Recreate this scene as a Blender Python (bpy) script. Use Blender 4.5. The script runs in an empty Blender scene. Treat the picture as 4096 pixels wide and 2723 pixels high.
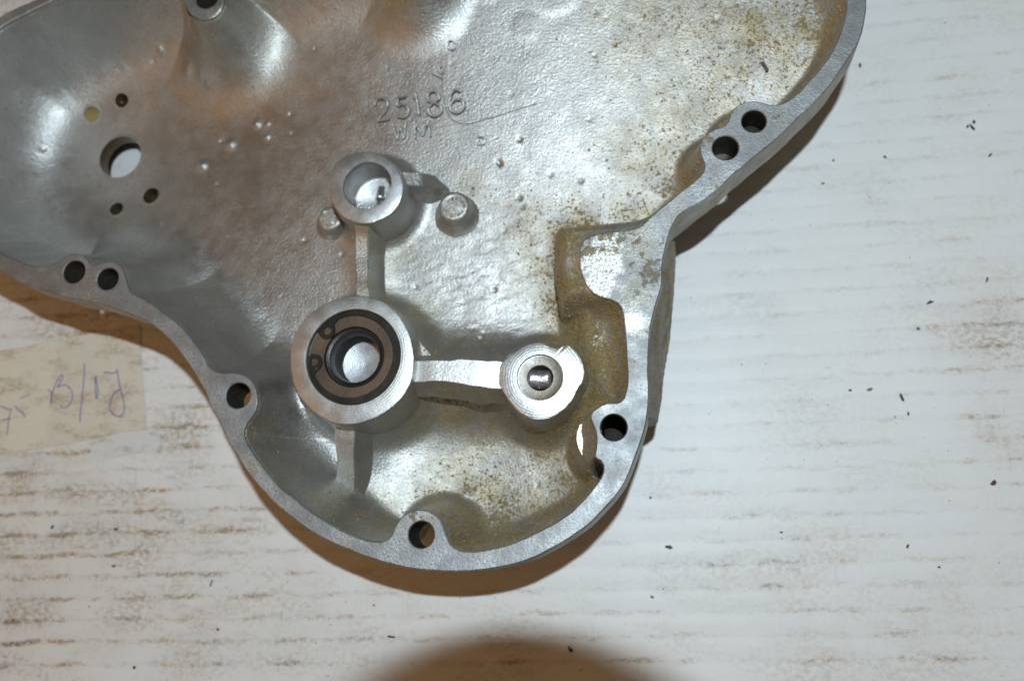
import bpy, bmesh, math, random
import numpy as np
from mathutils import Vector, Matrix
from mathutils.geometry import delaunay_2d_cdt

random.seed(7); rng = np.random.default_rng(11)
SC = bpy.context.scene; COL = SC.collection
S = 0.001                                   # everything below is in millimetres

# ------------------------------------------------------------------ camera
FPX, CU, CV = 3700.0, 2048.0, 1361.5        # focal length and centre, in pixels of the photograph
NADIR = (2600.0, 2200.0)                    # where a plumb line under the lens meets the picture
RIM = 50.0                                  # height of the machined joint face above the cardboard
_n = np.array([NADIR[0]-CU, NADIR[1]-CV, FPX]); _n /= np.linalg.norm(_n)
_z = -_n; _x = np.array([1.0, 0, 0]) - _n[0]*_n; _x /= np.linalg.norm(_x); _y = np.cross(_z, _x)
ROT = np.stack([_x, _y, _z])                # world = ROT @ (right, down, forward)
HC = RIM - FPX*0.075*ROT[2, 2]
def P(u, v, z=RIM):
    d = ROT @ np.array([u-CU, v-CV, FPX]); t = (z-HC)/d[2]
    return np.array([t*d[0], t*d[1], z])
def PXY(pts, z=RIM): return np.array([P(u, v, z)[:2] for u, v in pts])
def W(v): return Vector((v[0]*S, v[1]*S, v[2]*S))
def camvec(r, d, f): return ROT @ np.array([r, d, f], float) + np.array([0, 0, HC])

cam = bpy.data.cameras.new("camera"); cam_o = bpy.data.objects.new("camera", cam); COL.objects.link(cam_o)
cam.sensor_width = 36.0; cam.sensor_fit = 'HORIZONTAL'; cam.lens = 36.0*FPX/4096.0
cam.clip_start = 0.002; cam.clip_end = 20.0
M = Matrix([[ROT[i, 0], -ROT[i, 1], -ROT[i, 2]] for i in range(3)]).to_4x4(); M.translation = Vector((0, 0, HC*S))
cam_o.matrix_world = M
cam.dof.use_dof = True; cam.dof.focus_distance = 0.258; cam.dof.aperture_fstop = 11.0
SC.camera = cam_o

# ------------------------------------------------------------------ world, lamps, exposure
w = bpy.data.worlds.new("World"); SC.world = w; w.use_nodes = True
bg = w.node_tree.nodes['Background']; bg.inputs[0].default_value = (1.0, 0.74, 0.48, 1); bg.inputs[1].default_value = 0.085
SC.view_settings.view_transform = 'Standard'; SC.view_settings.look = 'None'
SC.view_settings.exposure = 0.0; SC.view_settings.gamma = 1.0
SC.cycles.max_bounces = 6
def area_light(name, pos, target, sx, sy, power, color):
    l = bpy.data.lights.new(name, 'AREA'); l.shape = 'RECTANGLE'; l.size = sx*S; l.size_y = sy*S
    l.energy = power; l.color = color
    o = bpy.data.objects.new(name, l); COL.objects.link(o); o.location = W(pos)
    o.rotation_euler = (Vector(target)-Vector(pos)).to_track_quat('-Z', 'Y').to_euler(); return o
FLASH = camvec(0.5, -108, -140)
fl = area_light("camera_flash", FLASH, (-30, 45, 0), 14, 6, 1.68, (0.82, 0.985, 1.09))
fl.rotation_euler = cam_o.matrix_world.to_euler()
area_light("room_lamp", (-780, -160, 560), (-60, 40, 20), 1100, 900, 1.6, (1.0, 0.46, 0.12))

# ------------------------------------------------------------------ materials
def new_mat(name):
    m = bpy.data.materials.new(name); m.use_nodes = True
    nt = m.node_tree; b = nt.nodes['Principled BSDF']; return m, nt, b
class NT:
    def __init__(s, nt): s.nt = nt; s.tc = nt.nodes.new('ShaderNodeTexCoord')
    def n(s, t, **k):
        x = s.nt.nodes.new(t)
        for a, v in k.items(): setattr(x, a, v)
        return x
    def l(s, a, b): s.nt.links.new(a, b)
    def noise(s, scale, detail=4, rough=.55, vec=None, sc=None, dist=0.0):
        x = s.n('ShaderNodeTexNoise'); x.inputs['Scale'].default_value = scale; x.inputs['Detail'].default_value = detail
        x.inputs['Roughness'].default_value = rough; x.inputs['Distortion'].default_value = dist
        v = vec or s.tc.outputs['Object']
        if sc:
            mp = s.n('ShaderNodeMapping'); mp.inputs['Scale'].default_value = sc; s.l(v, mp.inputs[0]); v = mp.outputs[0]
        s.l(v, x.inputs['Vector']); return x.outputs['Fac']
    def ramp(s, fac, p0, p1, c0=0.0, c1=1.0):
        x = s.n('ShaderNodeMapRange'); x.interpolation_type = 'SMOOTHSTEP'
        x.inputs[1].default_value = p0; x.inputs[2].default_value = p1; x.inputs[3].default_value = c0; x.inputs[4].default_value = c1
        s.l(fac, x.inputs[0]); return x.outputs[0]
    def math(s, op, a, b=None):
        x = s.n('ShaderNodeMath', operation=op)
        for i, q in enumerate((a, b)):
            if q is None: continue
            if isinstance(q, (int, float)): x.inputs[i].default_value = q
            else: s.l(q, x.inputs[i])
        return x.outputs[0]
    def mix(s, fac, a, b):
        x = s.n('ShaderNodeMix', data_type='RGBA')
        for i, q in ((0, fac), (6, a), (7, b)):
            if isinstance(q, tuple): x.inputs[i].default_value = (*q, 1)
            elif isinstance(q, (int, float)): x.inputs[i].default_value = q
            else: s.l(q, x.inputs[i])
        return x.outputs[2]
    def bump(s, h, strength, dist, prev=None):
        x = s.n('ShaderNodeBump'); x.inputs['Strength'].default_value = strength; x.inputs['Distance'].default_value = dist*S
        s.l(h, x.inputs['Height'])
        if prev is not None: s.l(prev, x.inputs['Normal'])
        return x.outputs[0]
    def attr(s, name):
        x = s.n('ShaderNodeAttribute'); x.attribute_name = name; return x.outputs['Fac']

def metal(name, base=(.40, .395, .385), rough=(.36, .52), metallic=.9, grain=.12, coarse=.25, dirtk=1.0, speck=.35,
          rings=0.0, dirtc=(.26, .19, .062), dscale=1.0, shine=False, dirt_const=0.0, brush=0.0, mottle=.12, gsp=0.0, coat=0.0):
    m, nt, b = new_mat(name); N = NT(nt)
    big = N.noise(70, 5, .6); med = N.noise(420, 4, .6); fine = N.noise(1250, 3, .65)
    lo = tuple(c*(1-mottle*1.6) for c in base); hi = tuple(min(1, c*(1+mottle)) for c in base)
    col = N.mix(N.ramp(big, .3, .7), lo, hi)
    col = N.mix(N.math('MULTIPLY', N.ramp(med, .52, .72), .35), col, tuple(c*.72 for c in base))
    shn = None
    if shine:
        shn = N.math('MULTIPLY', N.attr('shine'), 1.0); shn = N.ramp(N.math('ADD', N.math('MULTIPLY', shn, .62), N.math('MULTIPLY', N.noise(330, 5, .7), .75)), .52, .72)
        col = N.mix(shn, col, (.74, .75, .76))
    # dark specks and rust specks
    gs = N.noise(1400, 3, .7); col = N.mix(N.ramp(gs, .36, .64), tuple(c*(1-gsp) for c in base), col) if gsp else col
    sp = N.noise(900, 2, .5); dk = N.ramp(sp, .70, .74)
    col = N.mix(N.math('MULTIPLY', dk, speck), col, (.035, .03, .025))
    # dried silt: a thin yellow film, then crusts
    at = N.attr('dirt'); at = N.math('MAXIMUM', at, dirt_const)
    film = N.math('MULTIPLY', .45 if shine else .9, N.math('MULTIPLY', N.ramp(N.noise(90, 6, .72), .28, .66), N.math('MINIMUM', N.math('MULTIPLY', at, 1.9), .9)))
    tn = N.n('ShaderNodeMix', data_type='RGBA', blend_type='MULTIPLY'); N.l(film, tn.inputs[0]); N.l(col, tn.inputs[6]); tn.inputs[7].default_value = (.86, .70, .37, 1); col = tn.outputs[2]
    grainy = N.math('ADD', N.math('MULTIPLY', N.noise(170, 4, .6), .36), N.math('MULTIPLY', N.noise(900*dscale, 4, .72), .64))
    thr = N.math('SUBTRACT', .705, N.math('MULTIPLY', at, .27*dirtk))
    dm = N.math('MULTIPLY', N.ramp(N.math('SUBTRACT', grainy, thr), -.05, .10), .92)
    dm = N.math('MULTIPLY', dm, N.ramp(at, .02, .12))
    rust = N.math('MULTIPLY', N.ramp(N.noise(340, 3, .6), .60, .72), .6)
    dcol = N.mix(rust, N.mix(N.ramp(N.noise(1000, 3, .7), .36, .64), tuple(c*.72 for c in dirtc), tuple(min(1, c*1.35) for c in dirtc)), (.34, .14, .03))
    col = N.mix(dm, col, dcol)
    N.l(col, b.inputs['Base Color'])
    N.l(N.math('MULTIPLY', N.math('SUBTRACT', 1.0, dm), metallic), b.inputs['Metallic'])
    r = N.ramp(N.noise(160, 4), .3, .7, rough[0], rough[1])
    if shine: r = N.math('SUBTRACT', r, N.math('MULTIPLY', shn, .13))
    if coat: r = N.math('ADD', r, N.math('MULTIPLY', N.math('MINIMUM', at, .6), .38))
    r = N.math('ADD', r, N.math('MULTIPLY', dm, .3)); N.l(r, b.inputs['Roughness'])
    nrm = N.bump(N.noise(330, 4, .55), coarse, .42)
    nrm = N.bump(fine, grain, .36, nrm)
    if rings:
        wv = N.n('ShaderNodeTexWave', wave_type='RINGS', rings_direction='Z'); wv.inputs['Scale'].default_value = 400
        wv.inputs['Distortion'].default_value = 3.5; wv.inputs['Detail'].default_value = 3; wv.inputs['Detail Scale'].default_value = .6
        N.l(N.tc.outputs['Object'], wv.inputs['Vector'])
        nrm = N.bump(wv.outputs['Fac'], rings, .12, nrm)
    if brush:
        nrm = N.bump(N.noise(1.0, 3, .6, sc=(350, 3500, 350)), brush, .3, nrm)
    nrm = N.bump(N.math('MULTIPLY', dm, N.noise(1000, 3, .7)), .9, .6, nrm)
    if coat:
        N.l(N.math('MULTIPLY', N.math('SUBTRACT', 1.0, dm), coat), b.inputs['Coat Weight']); b.inputs['Coat Roughness'].default_value = .22; N.l(nrm, b.inputs['Coat Normal'])
    N.l(nrm, b.inputs['Normal']); return m

M_CAST = metal('cast_aluminium', (.52, .512, .492), (.40, .52), .97, .6, .18, 1.0, .5, coat=.45, gsp=.2)
M_FACE = metal('machined_joint_face', (.42, .435, .45), (.48, .62),   .82, .36, .14, .9, .3, dscale=.42, mottle=.30, gsp=.30, shine=True, brush=.12)
M_TURN = metal('turned_face', (.62, .63, .64), (.36, .48), .92, .16, .05, .6, .45, rings=.14, gsp=.14)
M_BRIGHT = metal('bright_scraped_metal', (.72, .73, .74), (.24, .40), .9, .45, .35, .8, .3, brush=.3)
M_SCRAPE = metal('scraped_rib_top', (.74, .75, .76), (.36, .52), .8, .3, .12, .8, .35, gsp=.2)
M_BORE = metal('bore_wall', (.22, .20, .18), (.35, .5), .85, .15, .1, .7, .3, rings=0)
M_STEEL = metal('bright_steel', (.55, .56, .57), (.14, .26), 1.0, .05, .05, .5, .3)
M_BLACK = metal('blackened_steel', (.028, .025, .022), (.30, .42), .25, .1, .1, .5, .2)
M_SEAL = metal('brown_seal_face', (.105, .062, .034), (.5, .65), .0, .5, .15, .3, .6, mottle=.3)
M_THREAD = metal('oily_thread', (.17, .13, .085), (.30, .45), .8, .2, .1, 1.0, .3, dirt_const=.2)
M_DARK = metal('shaded_hole', (.03, .026, .02), (.65, .85), .0, .4, .3, 1.0, .3, dirt_const=.28)  # near-black stands in for the shade down the holes, plus some silt
M_SIDE = metal('cast_side', (.36, .35, .33), (.45, .6), .8, .35, .4, .9, .3, dirt_const=.22)
M_SILTY = metal('silted_side', (.30, .29, .27), (.5, .65), .7, .35, .4, 1.0, .4, dirt_const=.66)
M_PLUG = metal('brass_coloured_plug', (.34, .27, .11), (.4, .55), .35, .2, .1, .2, .3)
M_SEAM = metal('casting_seam', (.19, .18, .165), (.42, .55), .85, .3, .2, .6, .3)

def simple(name, col, rough=.6, metallic=0, noise=None):
    m, nt, b = new_mat(name); b.inputs['Roughness'].default_value = rough; b.inputs['Metallic'].default_value = metallic
    N = NT(nt)
    k = N.noise(noise or 500, 4)
    N.l(N.mix(k, tuple(c*.6 for c in col), tuple(min(1, c*1.35) for c in col)), b.inputs['Base Color']); return m
M_INK = simple('violet_ink', (.15, .11, .42), .5, noise=300)
M_FLAKE = simple('black_flake', (.035, .03, .034), .55)
M_RUSTF = simple('rust_flake', (.10, .045, .025), .7)
M_TANF = simple('tan_flake', (.26, .17, .07), .8)
M_LENS = simple('black_lens_rubber', (.02, .02, .02), .6)

# ------------------------------------------------------------------ mesh helpers
def tag(o, label=None, cat=None, group=None, kind=None):
    if label: o['label'] = label
    if cat: o['category'] = cat
    if group: o['group'] = group
    if kind: o['kind'] = kind
    return o
def mesh_obj(name, V, F, mats, parent=None, origin=(0, 0, 0), mi=None, smooth=True, auto=None, attrs=None):
    V = np.asarray(V, float) - np.asarray(origin, float)
    me = bpy.data.meshes.new(name); me.from_pydata((V*S).tolist(), [], [list(map(int, f)) for f in F] if not isinstance(F, np.ndarray) else F.tolist())
    for m in (mats if isinstance(mats, (list, tuple)) else [mats]): me.materials.append(m)
    if mi is not None: me.polygons.foreach_set('material_index', np.asarray(mi, np.int32))
    me.polygons.foreach_set('use_smooth', np.full(len(me.polygons), smooth, bool))
    for k, a in (attrs or {}).items():
        x = me.attributes.new(k, 'FLOAT', 'POINT'); x.data.foreach_set('value', np.asarray(a, np.float32))
    me.update()
    if smooth and auto: me.set_sharp_from_angle(angle=math.radians(auto))
    o = bpy.data.objects.new(name, me); COL.objects.link(o)
    o.location = W(origin)
    if parent is not None:
        o.parent = parent
        # parents are never rotated: subtract their world location
        wl = parent.location.copy(); q = parent.parent
        while q is not None: wl += q.location; q = q.parent
        o.location = W(origin) - wl
    return o
def catmull(pts, step, closed=True):
    p = np.asarray(pts, float); n = len(p); out = []
    rngk = range(n) if closed else range(n-1)
    for i in rngk:
        if closed: a, b, c, d = p[(i-1) % n], p[i], p[(i+1) % n], p[(i+2) % n]
        else: a, b, c, d = p[max(i-1, 0)], p[i], p[i+1], p[min(i+2, n-1)]
        k = max(1, int(np.linalg.norm(c-b)/step))
        for j in range(k):
            t = j/k
            out.append(.5*((2*b)+(c-a)*t+(2*a-5*b+4*c-d)*t*t+(-a+3*b-3*c+d)*t**3))
    if not closed: out.append(p[-1])
    return np.array(out)
def inside(poly, X, Y):
    r = np.zeros(X.shape, bool); n = len(poly)
    for i in range(n):
        x0, y0 = poly[i]; x1, y1 = poly[(i+1) % n]
        if y0 == y1: continue
        c = ((y0 > Y) != (y1 > Y)) & (X < (x1-x0)*(Y-y0)/(y1-y0)+x0)
        r ^= c
    return r
def dist_poly(poly, X, Y, closed=True):
    d = np.full(X.shape, 1e9); n = len(poly)
    for i in range(n if closed else n-1):
        x0, y0 = poly[i]; x1, y1 = poly[(i+1) % n]; dx, dy = x1-x0, y1-y0; L = dx*dx+dy*dy+1e-12
        t = np.clip(((X-x0)*dx+(Y-y0)*dy)/L, 0, 1)
        d = np.minimum(d, (X-x0-t*dx)**2+(Y-y0-t*dy)**2)
    return np.sqrt(d)
def sdist(poly, X, Y): return np.where(inside(poly, X, Y), 1, -1)*dist_poly(poly, X, Y)
def offset_poly(p, k):                      # positive = to the left of travel
    a = np.roll(p, 1, 0); b = np.roll(p, -1, 0); t = b-a; t /= np.linalg.norm(t, axis=1)[:, None]+1e-9
    return p+k*np.stack([-t[:, 1], t[:, 0]], 1)
def area2(p): return float(np.sum(p[:, 0]*np.roll(p[:, 1], -1)-np.roll(p[:, 0], -1)*p[:, 1]))
def ccw(p): return p if area2(p) > 0 else p[::-1].copy()
def vnoise(X, Y, size, seed):               # smooth value noise, -1..1
    r = np.random.default_rng(seed); g = r.uniform(-1, 1, (256, 256))
    x = X/size+500; y = Y/size+500; i = np.floor(x).astype(int); j = np.floor(y).astype(int); fx = x-i; fy = y-j
    fx = fx*fx*(3-2*fx); fy = fy*fy*(3-2*fy); i %= 256; j %= 256; i1 = (i+1) % 256; j1 = (j+1) % 256
    return (g[i, j]*(1-fx)+g[i1, j]*fx)*(1-fy)+(g[i, j1]*(1-fx)+g[i1, j1]*fx)*fy
def smooth01(t): t = np.clip(t, 0, 1); return t*t*(3-2*t)

# ------------------------------------------------------------------ outlines traced on the joint face
OUTER = [(3468,-40),(3466,0),(3464,47),(3455,103),(3441,154),(3418,200),(3390,242),(3357,289),(3319,345),(3250,419),(3177,488),(3117,547),(3059,595),(3002,641),
 (2964,675),(2929,702),(2883,748),(2837,786),(2795,815),(2746,840),(2715,863),(2695,896),(2681,924),(2671,961),(2662,1000),(2653,1035),(2649,1075),(2648,1134),
 (2634,1190),(2622,1227),(2611,1274),(2601,1320),(2596,1390),(2594,1450),(2594,1500),(2596,1546),(2595,1610),(2589,1666),(2582,1704),(2569,1750),(2556,1787),(2541,1830),
 (2520,1885),(2495,1939),(2453,1995),(2406,2046),(2360,2093),(2290,2144),(2220,2186),(2126,2233),(2033,2261),(1940,2277),(1847,2285),(1739,2282),(1646,2273),(1553,2252),
 (1460,2224),(1366,2186),(1296,2154),(1226,2112),(1156,2060),(1096,2009),(1040,1948),(993,1892),(947,1818),(914,1768),(891,1716),(867,1670),(839,1618),(821,1567),(797,1525),
 (769,1478),(737,1432),(699,1381),(653,1334),(597,1290),(536,1262),(466,1238),(420,1222),(373,1208),(326,1199),(261,1189),(233,1182),(200,1168),(163,1158),(93,1137),(37,1109),(0,1086),
 (-100,1035),(-200,950),(-275,820),(-310,650),(-300,480),(-250,320),(-160,190),(-80,115),(0,66),(70,29),(145,-3),(260,-65),(480,-150),(760,-205),(1100,-235),(1500,-250),(1800,-290),(2100,-360),(2500,-420),(2900,-415),(3200,-340),(3365,-225),(3440,-125)]
INNER = [(3387,-30),(3387,0),(3385,47),(3373,98),(3357,145),(3329,205),(3292,261),(3245,316),(3198,368),(3170,392),(3142,410),(3114,418),(3087,419),(3059,414),(3035,407),(3014,403),
 (2989,406),(2961,417),(2937,434),(2921,459),(2913,485),(2898,503),(2868,515),(2845,524),(2826,538),(2810,553),(2801,576),(2799,599),(2803,622),(2814,648),(2818,668),(2812,687),
 (2799,706),(2780,723),(2753,744),(2699,786),(2643,832),(2606,863),(2578,891),(2555,908),(2522,918),(2466,926),(2396,938),(2354,947),(2333,961),(2322,980),(2317,1017),(2318,1064),
 (2326,1096),(2345,1143),(2373,1171),(2401,1188),(2420,1194),(2448,1202),(2471,1213),(2485,1232),(2493,1262),(2499,1316),(2503,1376),(2506,1438),(2509,1490),(2508,1543),(2503,1567),(2496,1588),
 (2482,1605),(2468,1611),(2451,1611),(2430,1611),(2409,1618),(2388,1631),(2370,1645),(2361,1659),(2361,1673),(2370,1694),(2379,1713),(2385,1740),(2385,1771),(2381,1802),(2379,1824),
 (2386,1835),(2402,1842),(2413,1860),(2412,1885),(2404,1906),(2388,1930),(2369,1958),(2336,1995),(2294,2037),(2243,2076),(2173,2116),(2103,2149),(2033,2177),(1963,2194),(1915,2203),(1870,2204),
 (1828,2196),(1800,2174),(1784,2140),(1772,2102),(1758,2074),(1739,2056),(1711,2042),(1683,2037),(1646,2042),(1618,2056),(1595,2079),(1578,2112),(1567,2138),(1548,2156),(1520,2165),(1483,2163),
 (1436,2151),(1366,2121),(1320,2093),(1273,2065),(1226,2032),(1180,1995),(1133,1958),(1093,1918),(1049,1865),(1008,1808),(986,1770),(975,1740),(977,1712),(989,1690),(1012,1660),(1026,1623),
 (1028,1586),(1021,1553),(1003,1520),(975,1499),(947,1490),(914,1488),(886,1490),(863,1485),(835,1465),(816,1432),(788,1385),(765,1356),(727,1311),(685,1273),(653,1248),(606,1215),(560,1189),
 (527,1170),(508,1144),(499,1112),(492,1084),(476,1058),(448,1046),(420,1047),(396,1056),(373,1062),(357,1053),(345,1035),(331,1021),(308,1014),(280,1015),(254,1026),(228,1046),(200,1058),
 (163,1064),(131,1063),(93,1051),(47,1031),(0,1009),(-80,960),(-160,870),(-215,730),(-225,560),(-190,400),(-110,220),(0,112),(107,52),(219,-3),(330,-55),(500,-100),(650,-130),(710,-100),(734,-45),
 (735,0),(745,34),(768,62),(800,77),(832,77),(862,63),(885,34),(895,0),(897,-45),(925,-105),(1050,-150),(1300,-170),(1480,-165),(1540,-125),(1570,-75),(1615,-45),(1660,-40),(1705,-55),(1740,-100),(1790,-180),(2050,-270),
 (2500,-335),(2900,-330),(3150,-265),(3295,-170),(3362,-80)]
Cout = ccw(catmull(PXY(OUTER), 1.0)); Cin = ccw(catmull(PXY(INNER), 1.0))
Cout = offset_poly(Cout, 0)+np.stack([vnoise(Cout[:, 0], Cout[:, 1], 1.3, 3), vnoise(Cout[:, 0], Cout[:, 1], 1.3, 4)], 1)*.06
Cin = Cin+np.stack([vnoise(Cin[:, 0], Cin[:, 1], 1.6, 5), vnoise(Cin[:, 0], Cin[:, 1], 1.6, 6)], 1)*.08
# ------------------------------------------------------------------ where dried silt lies (pixel, radius in px, amount)
DIRT = [(3050,150,380,.44),(3290,130,200,.66),(2650,140,300,.30),(2800,480,300,.34),(2640,640,240,.36),(2740,760,110,.75),(2530,850,110,.55),(2300,930,130,.76),(2260,1050,120,.80),(2280,1200,120,.84),
 (2330,1350,150,.90),(2400,1480,150,.90),(2460,1300,120,.86),(2300,1660,130,.92),(2390,1600,80,.88),(2180,1760,110,.55),(1950,1640,120,.35),(1780,1605,110,.62),(1620,1620,110,.45),(1620,1330,160,.36),(1800,1380,160,.22),
 (1900,1900,220,.42),(1980,2060,170,.70),(1800,2120,110,.95),(1880,2170,120,.92),(2250,1960,120,.6),(1700,2010,100,.52),(2150,2060,150,.5),(2330,1900,130,.5),(2240,1780,100,.55),(1150,1960,130,.25),(1320,2090,120,.38),(1480,2080,120,.36),
 (1080,1740,70,.35),(1540,1000,120,.26),(900,60,420,.22),(1620,60,140,.5),(1290,870,60,.3),(1880,760,90,.25),(1520,1180,60,.35),(1030,200,250,.1),(2150,900,160,.33),(2130,1100,120,.22)]
_dc = np.array([[*P(u, v, RIM-22)[:2], r*.08, a] for u, v, r, a in DIRT])
def dirt(X, Y):
    k = np.zeros(np.shape(X))
    for x, y, r, a in _dc: k = np.maximum(k, a*np.exp(-.9*((X-x)**2+(Y-y)**2)/r**2))
    return k
FD = [(2350,1010,70,.75),(2440,950,120,.65),(2420,1090,60,.6),(2600,1080,110,.75),(2560,960,90,.6),(2560,1180,70,.7),(2580,1330,50,.55),(2830,560,50,.8),(2850,500,40,.6),(2860,740,60,.65),(2700,840,60,.55),(2930,450,50,.6),
 (1640,2070,50,.6),(1730,2060,50,.5),(2530,1440,40,.45),(2440,1660,40,.3),(190,1110,35,.75),(20,1050,40,.5),(880,1630,30,.55),(1010,1870,40,.5),(1180,2060,40,.45),(1400,2180,40,.42),(620,1260,40,.42),(340,1150,45,.5),(2300,2110,40,.42),(3330,300,40,.42),(3120,480,45,.45),(870,50,60,.5),(780,55,50,.6)]
_fc = np.array([[*P(u, v, RIM)[:2], r*.08, a] for u, v, r, a in FD])
def fdirt(X, Y):
    k = np.full(np.shape(X), .12)
    for x, y, r, a in _fc: k = np.maximum(k, a*np.exp(-.9*((X-x)**2+(Y-y)**2)/r**2))
    return k

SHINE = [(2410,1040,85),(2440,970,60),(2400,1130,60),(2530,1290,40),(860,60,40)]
# ------------------------------------------------------------------ floor of the casting as a height function
BIG = P(1408, 1434, 45); UP = P(1463, 743, 44); SM = P(2157, 1522, 42)
def circ(c, r, n=40): a = np.linspace(0, 2*math.pi, n, endpoint=False); return np.stack([c[0]+r*np.cos(a), c[1]+r*np.sin(a)], 1)
BLOCK_A = PXY([(2250,932),(2350,922),(2600,900),(2600,1205),(2400,1205),(2268,1205),(2246,1080)], RIM-8)
BLOCK_B = PXY([(2280,1190),(2560,1190),(2560,1640),(2420,1640),(2360,1560),(2300,1420)], RIM-14)
SPOT_C = P(2421, 1766, RIM-7)
RIBS_XY = []
BUMPS = [(765,295,24,.9),(847,360,14,.6),(944,325,12,.5),(828,322,10,.4),(1037,508,14,.6),(1082,508,10,.4),(920,577,20,.8),(800,655,20,.9),(660,222,14,.5),(563,205,10,.3),(1078,560,12,.5),(1035,505,10,.3),
 (320,255,18,.5),(480,110,16,.4),(2080,40,14,.5),(1860,1965,22,.6)]
def onf(u, v): return P(u, v, 20)[:2]
_bp = [(*onf(u, v), r*.105, a*1.5) for u, v, r, a in BUMPS]
_pr = np.random.default_rng(77)
_pits = [(*onf(_pr.uniform(60, 2900), _pr.uniform(120, 2150)), _pr.uniform(.45, 1.0), _pr.uniform(.12, .42)) for _ in range(75)]+[(*onf(u, v), .8, .55) for u, v in ((2010,690),(2095,610),(2090,825),(2100,860),(1985,1170),(2015,700),(1180,480),(880,560),(170,1010),(160,590),(2330,760),(1930,1370))]
BOWL = P(1990, 1930, 16); HOLE_C = P(482, 629, 8)
def floor_base(X, Y):
    # upper plate leans up towards the top edge and the left
    sp = lambda t, k: k*np.log1p(np.exp(np.clip(t/k, -30, 30)))
    z = 19.0+.18*sp(Y-74, 14)+.05*sp(-(X-5), 20)+.0004*np.maximum(X-20, 0)**2
    z = z-(z-14.0)*np.exp(-(((X-HOLE_C[0])/105)**2+((Y-HOLE_C[1])/80)**2))
    # lower bowl, dished round its centre
    q = np.sqrt((X-BOWL[0])**2+((Y-BOWL[1])*1.1)**2)
    zb = 13.5+.0043*q**2
    t_ = np.clip((BIG[1]+2-Y)/30, 0, 1); k = t_**3*(t_*(6*t_-15)+10)
    return z*(1-k)+(31-np.log1p(np.exp(np.clip((31-zb)/2.5, -30, 30)))*2.5)*k
def floor_z(X, Y, detail=True):
    X = np.asarray(X, float); Y = np.asarray(Y, float)
    zf = floor_base(X, Y)
    # fillets swelling round bosses and ribs
    for c, R, hgt, wd in ((BIG, 18.2, 15, 11), (UP, 10.9, 11, 8), (SM, 11.4, 14, 9)):
        r = np.hypot(X-c[0], Y-c[1]); zf = zf+hgt*np.clip(1-(r-R)/wd, 0, 1)**2.6
    d = dist_poly(PXY([(1500,1470),(2150,1505)], 30), X, Y, False); zf = zf+13*np.exp(-(d/9.0)**2)
    d = dist_poly(PXY([(1445,1800),(1500,1300),(1455,850)], 26), X, Y, False); zf = zf+2.0*np.exp(-(d/6)**2)
    zf = np.minimum(zf, 36.5+np.maximum(Y-122, 0))
    # raised oil-way block and its lower step
    top_a = RIM-2.5; da = sdist(BLOCK_A, X, Y)
    za = top_a-(top_a-zf)*(1-np.sqrt(np.clip(1-(1-np.clip((da+3.5)/6.0, 0, 1))**2, 0, 1)))
    zf = np.maximum(zf, za)
    db = sdist(BLOCK_B, X, Y); tb = 38.5
    zb = zf+np.maximum(tb-zf, 0)*smooth01((db+6)/11); zf = np.maximum(zf, zb)
    ds = np.hypot(X-SPOT_C[0], Y-SPOT_C[1]); zf = zf+np.maximum(RIM-8-zf, 0)*smooth01((14-ds)/6.5)
    # side wall
    d = sdist(Cin, X, Y)
    lf = smooth01((-70-X)/60); wd = 8.5+2.0*vnoise(X, Y, 40, 9)+19*lf+9*smooth01((Y-120)/45)*(1-lf)*smooth01((-35-X)/30)
    g = np.clip(1-d/wd, 0, 1)**(2.6+.9*lf)
    z = zf+(RIM-1.2-zf)*g
    nt_ = P(2393, 1868, RIM); z = z-20*np.exp(-(((X-nt_[0])/1.9)**2+((Y-nt_[1])/2.3)**2)**2)
    z = np.where(d < 0, RIM-1.2+np.clip(d, -3, 0)*.0, z)
    if detail:
        for x, y, r, a in _bp: z = z+a*np.exp(-((X-x)**2+(Y-y)**2)/r**2*1.6)
        z = z+.018*vnoise(X, Y, 3.2, 21)+.012*vnoise(X, Y, 1.4, 22)+.16*vnoise(X, Y, 17, 23)+.055*vnoise(X, Y, 6.5, 24)
        for x, y, r, a in _pits: z = z-a*np.exp(-((X-x)**2+(Y-y)**2)/r**2)
        for u_, v_, r_, a_ in ((2230,30,150,.3),(2390,10,110,.25),(1975,40,90,.2),(2120,190,70,.15)):
            c_ = P(u_, v_, 24); z = z+a_*smooth01((r_*.085-np.hypot(X-c_[0], Y-c_[1]))/3.2)
        hm = np.exp(-(((X-P(1950,1120,22)[0])/32)**2+((Y-P(1950,1120,22)[1])/26)**2))
        z = z+hm*.15*vnoise(X*.7, Y*1.7, 2.6, 25)
        hb = np.exp(-(((X-BOWL[0])/28)**2+((Y-BOWL[1])/20)**2)); z = z+hb*.07*vnoise(X, Y, 1.8, 26)
    return z
def fz(x, y): return float(floor_z(np.array([x]), np.array([y]), False)[0])
def onfloor(u, v):                           # where the line of sight through a pixel meets the floor
    z = 22.0
    for _ in range(8): p = P(u, v, z); z = .4*z+.6*fz(p[0], p[1])
    return P(u, v, z)

# ------------------------------------------------------------------ the cover
root = bpy.data.objects.new("timing_cover", None); COL.objects.link(root); root.location = W((-40, 60, 0)); root.empty_display_size = .02
tag(root, "grey cast aluminium engine cover lying open side up on the stained white cardboard", "engine cover")

# holes: (u, v, rx, through?)
FLANGE_HOLES = [(2902,592,50,1),(3016,485,47,0),(2455,1709,53,0),(1685,2137,53,1),(952,1581,50,1),(296,1087,44,1),(430,1115,43,0),(828,-8,43,0)]
FH = [(*P(u, v, RIM)[:2], r*(.0755 if u > 1500 else .0765), t) for u, v, r, t in FLANGE_HOLES]
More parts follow.
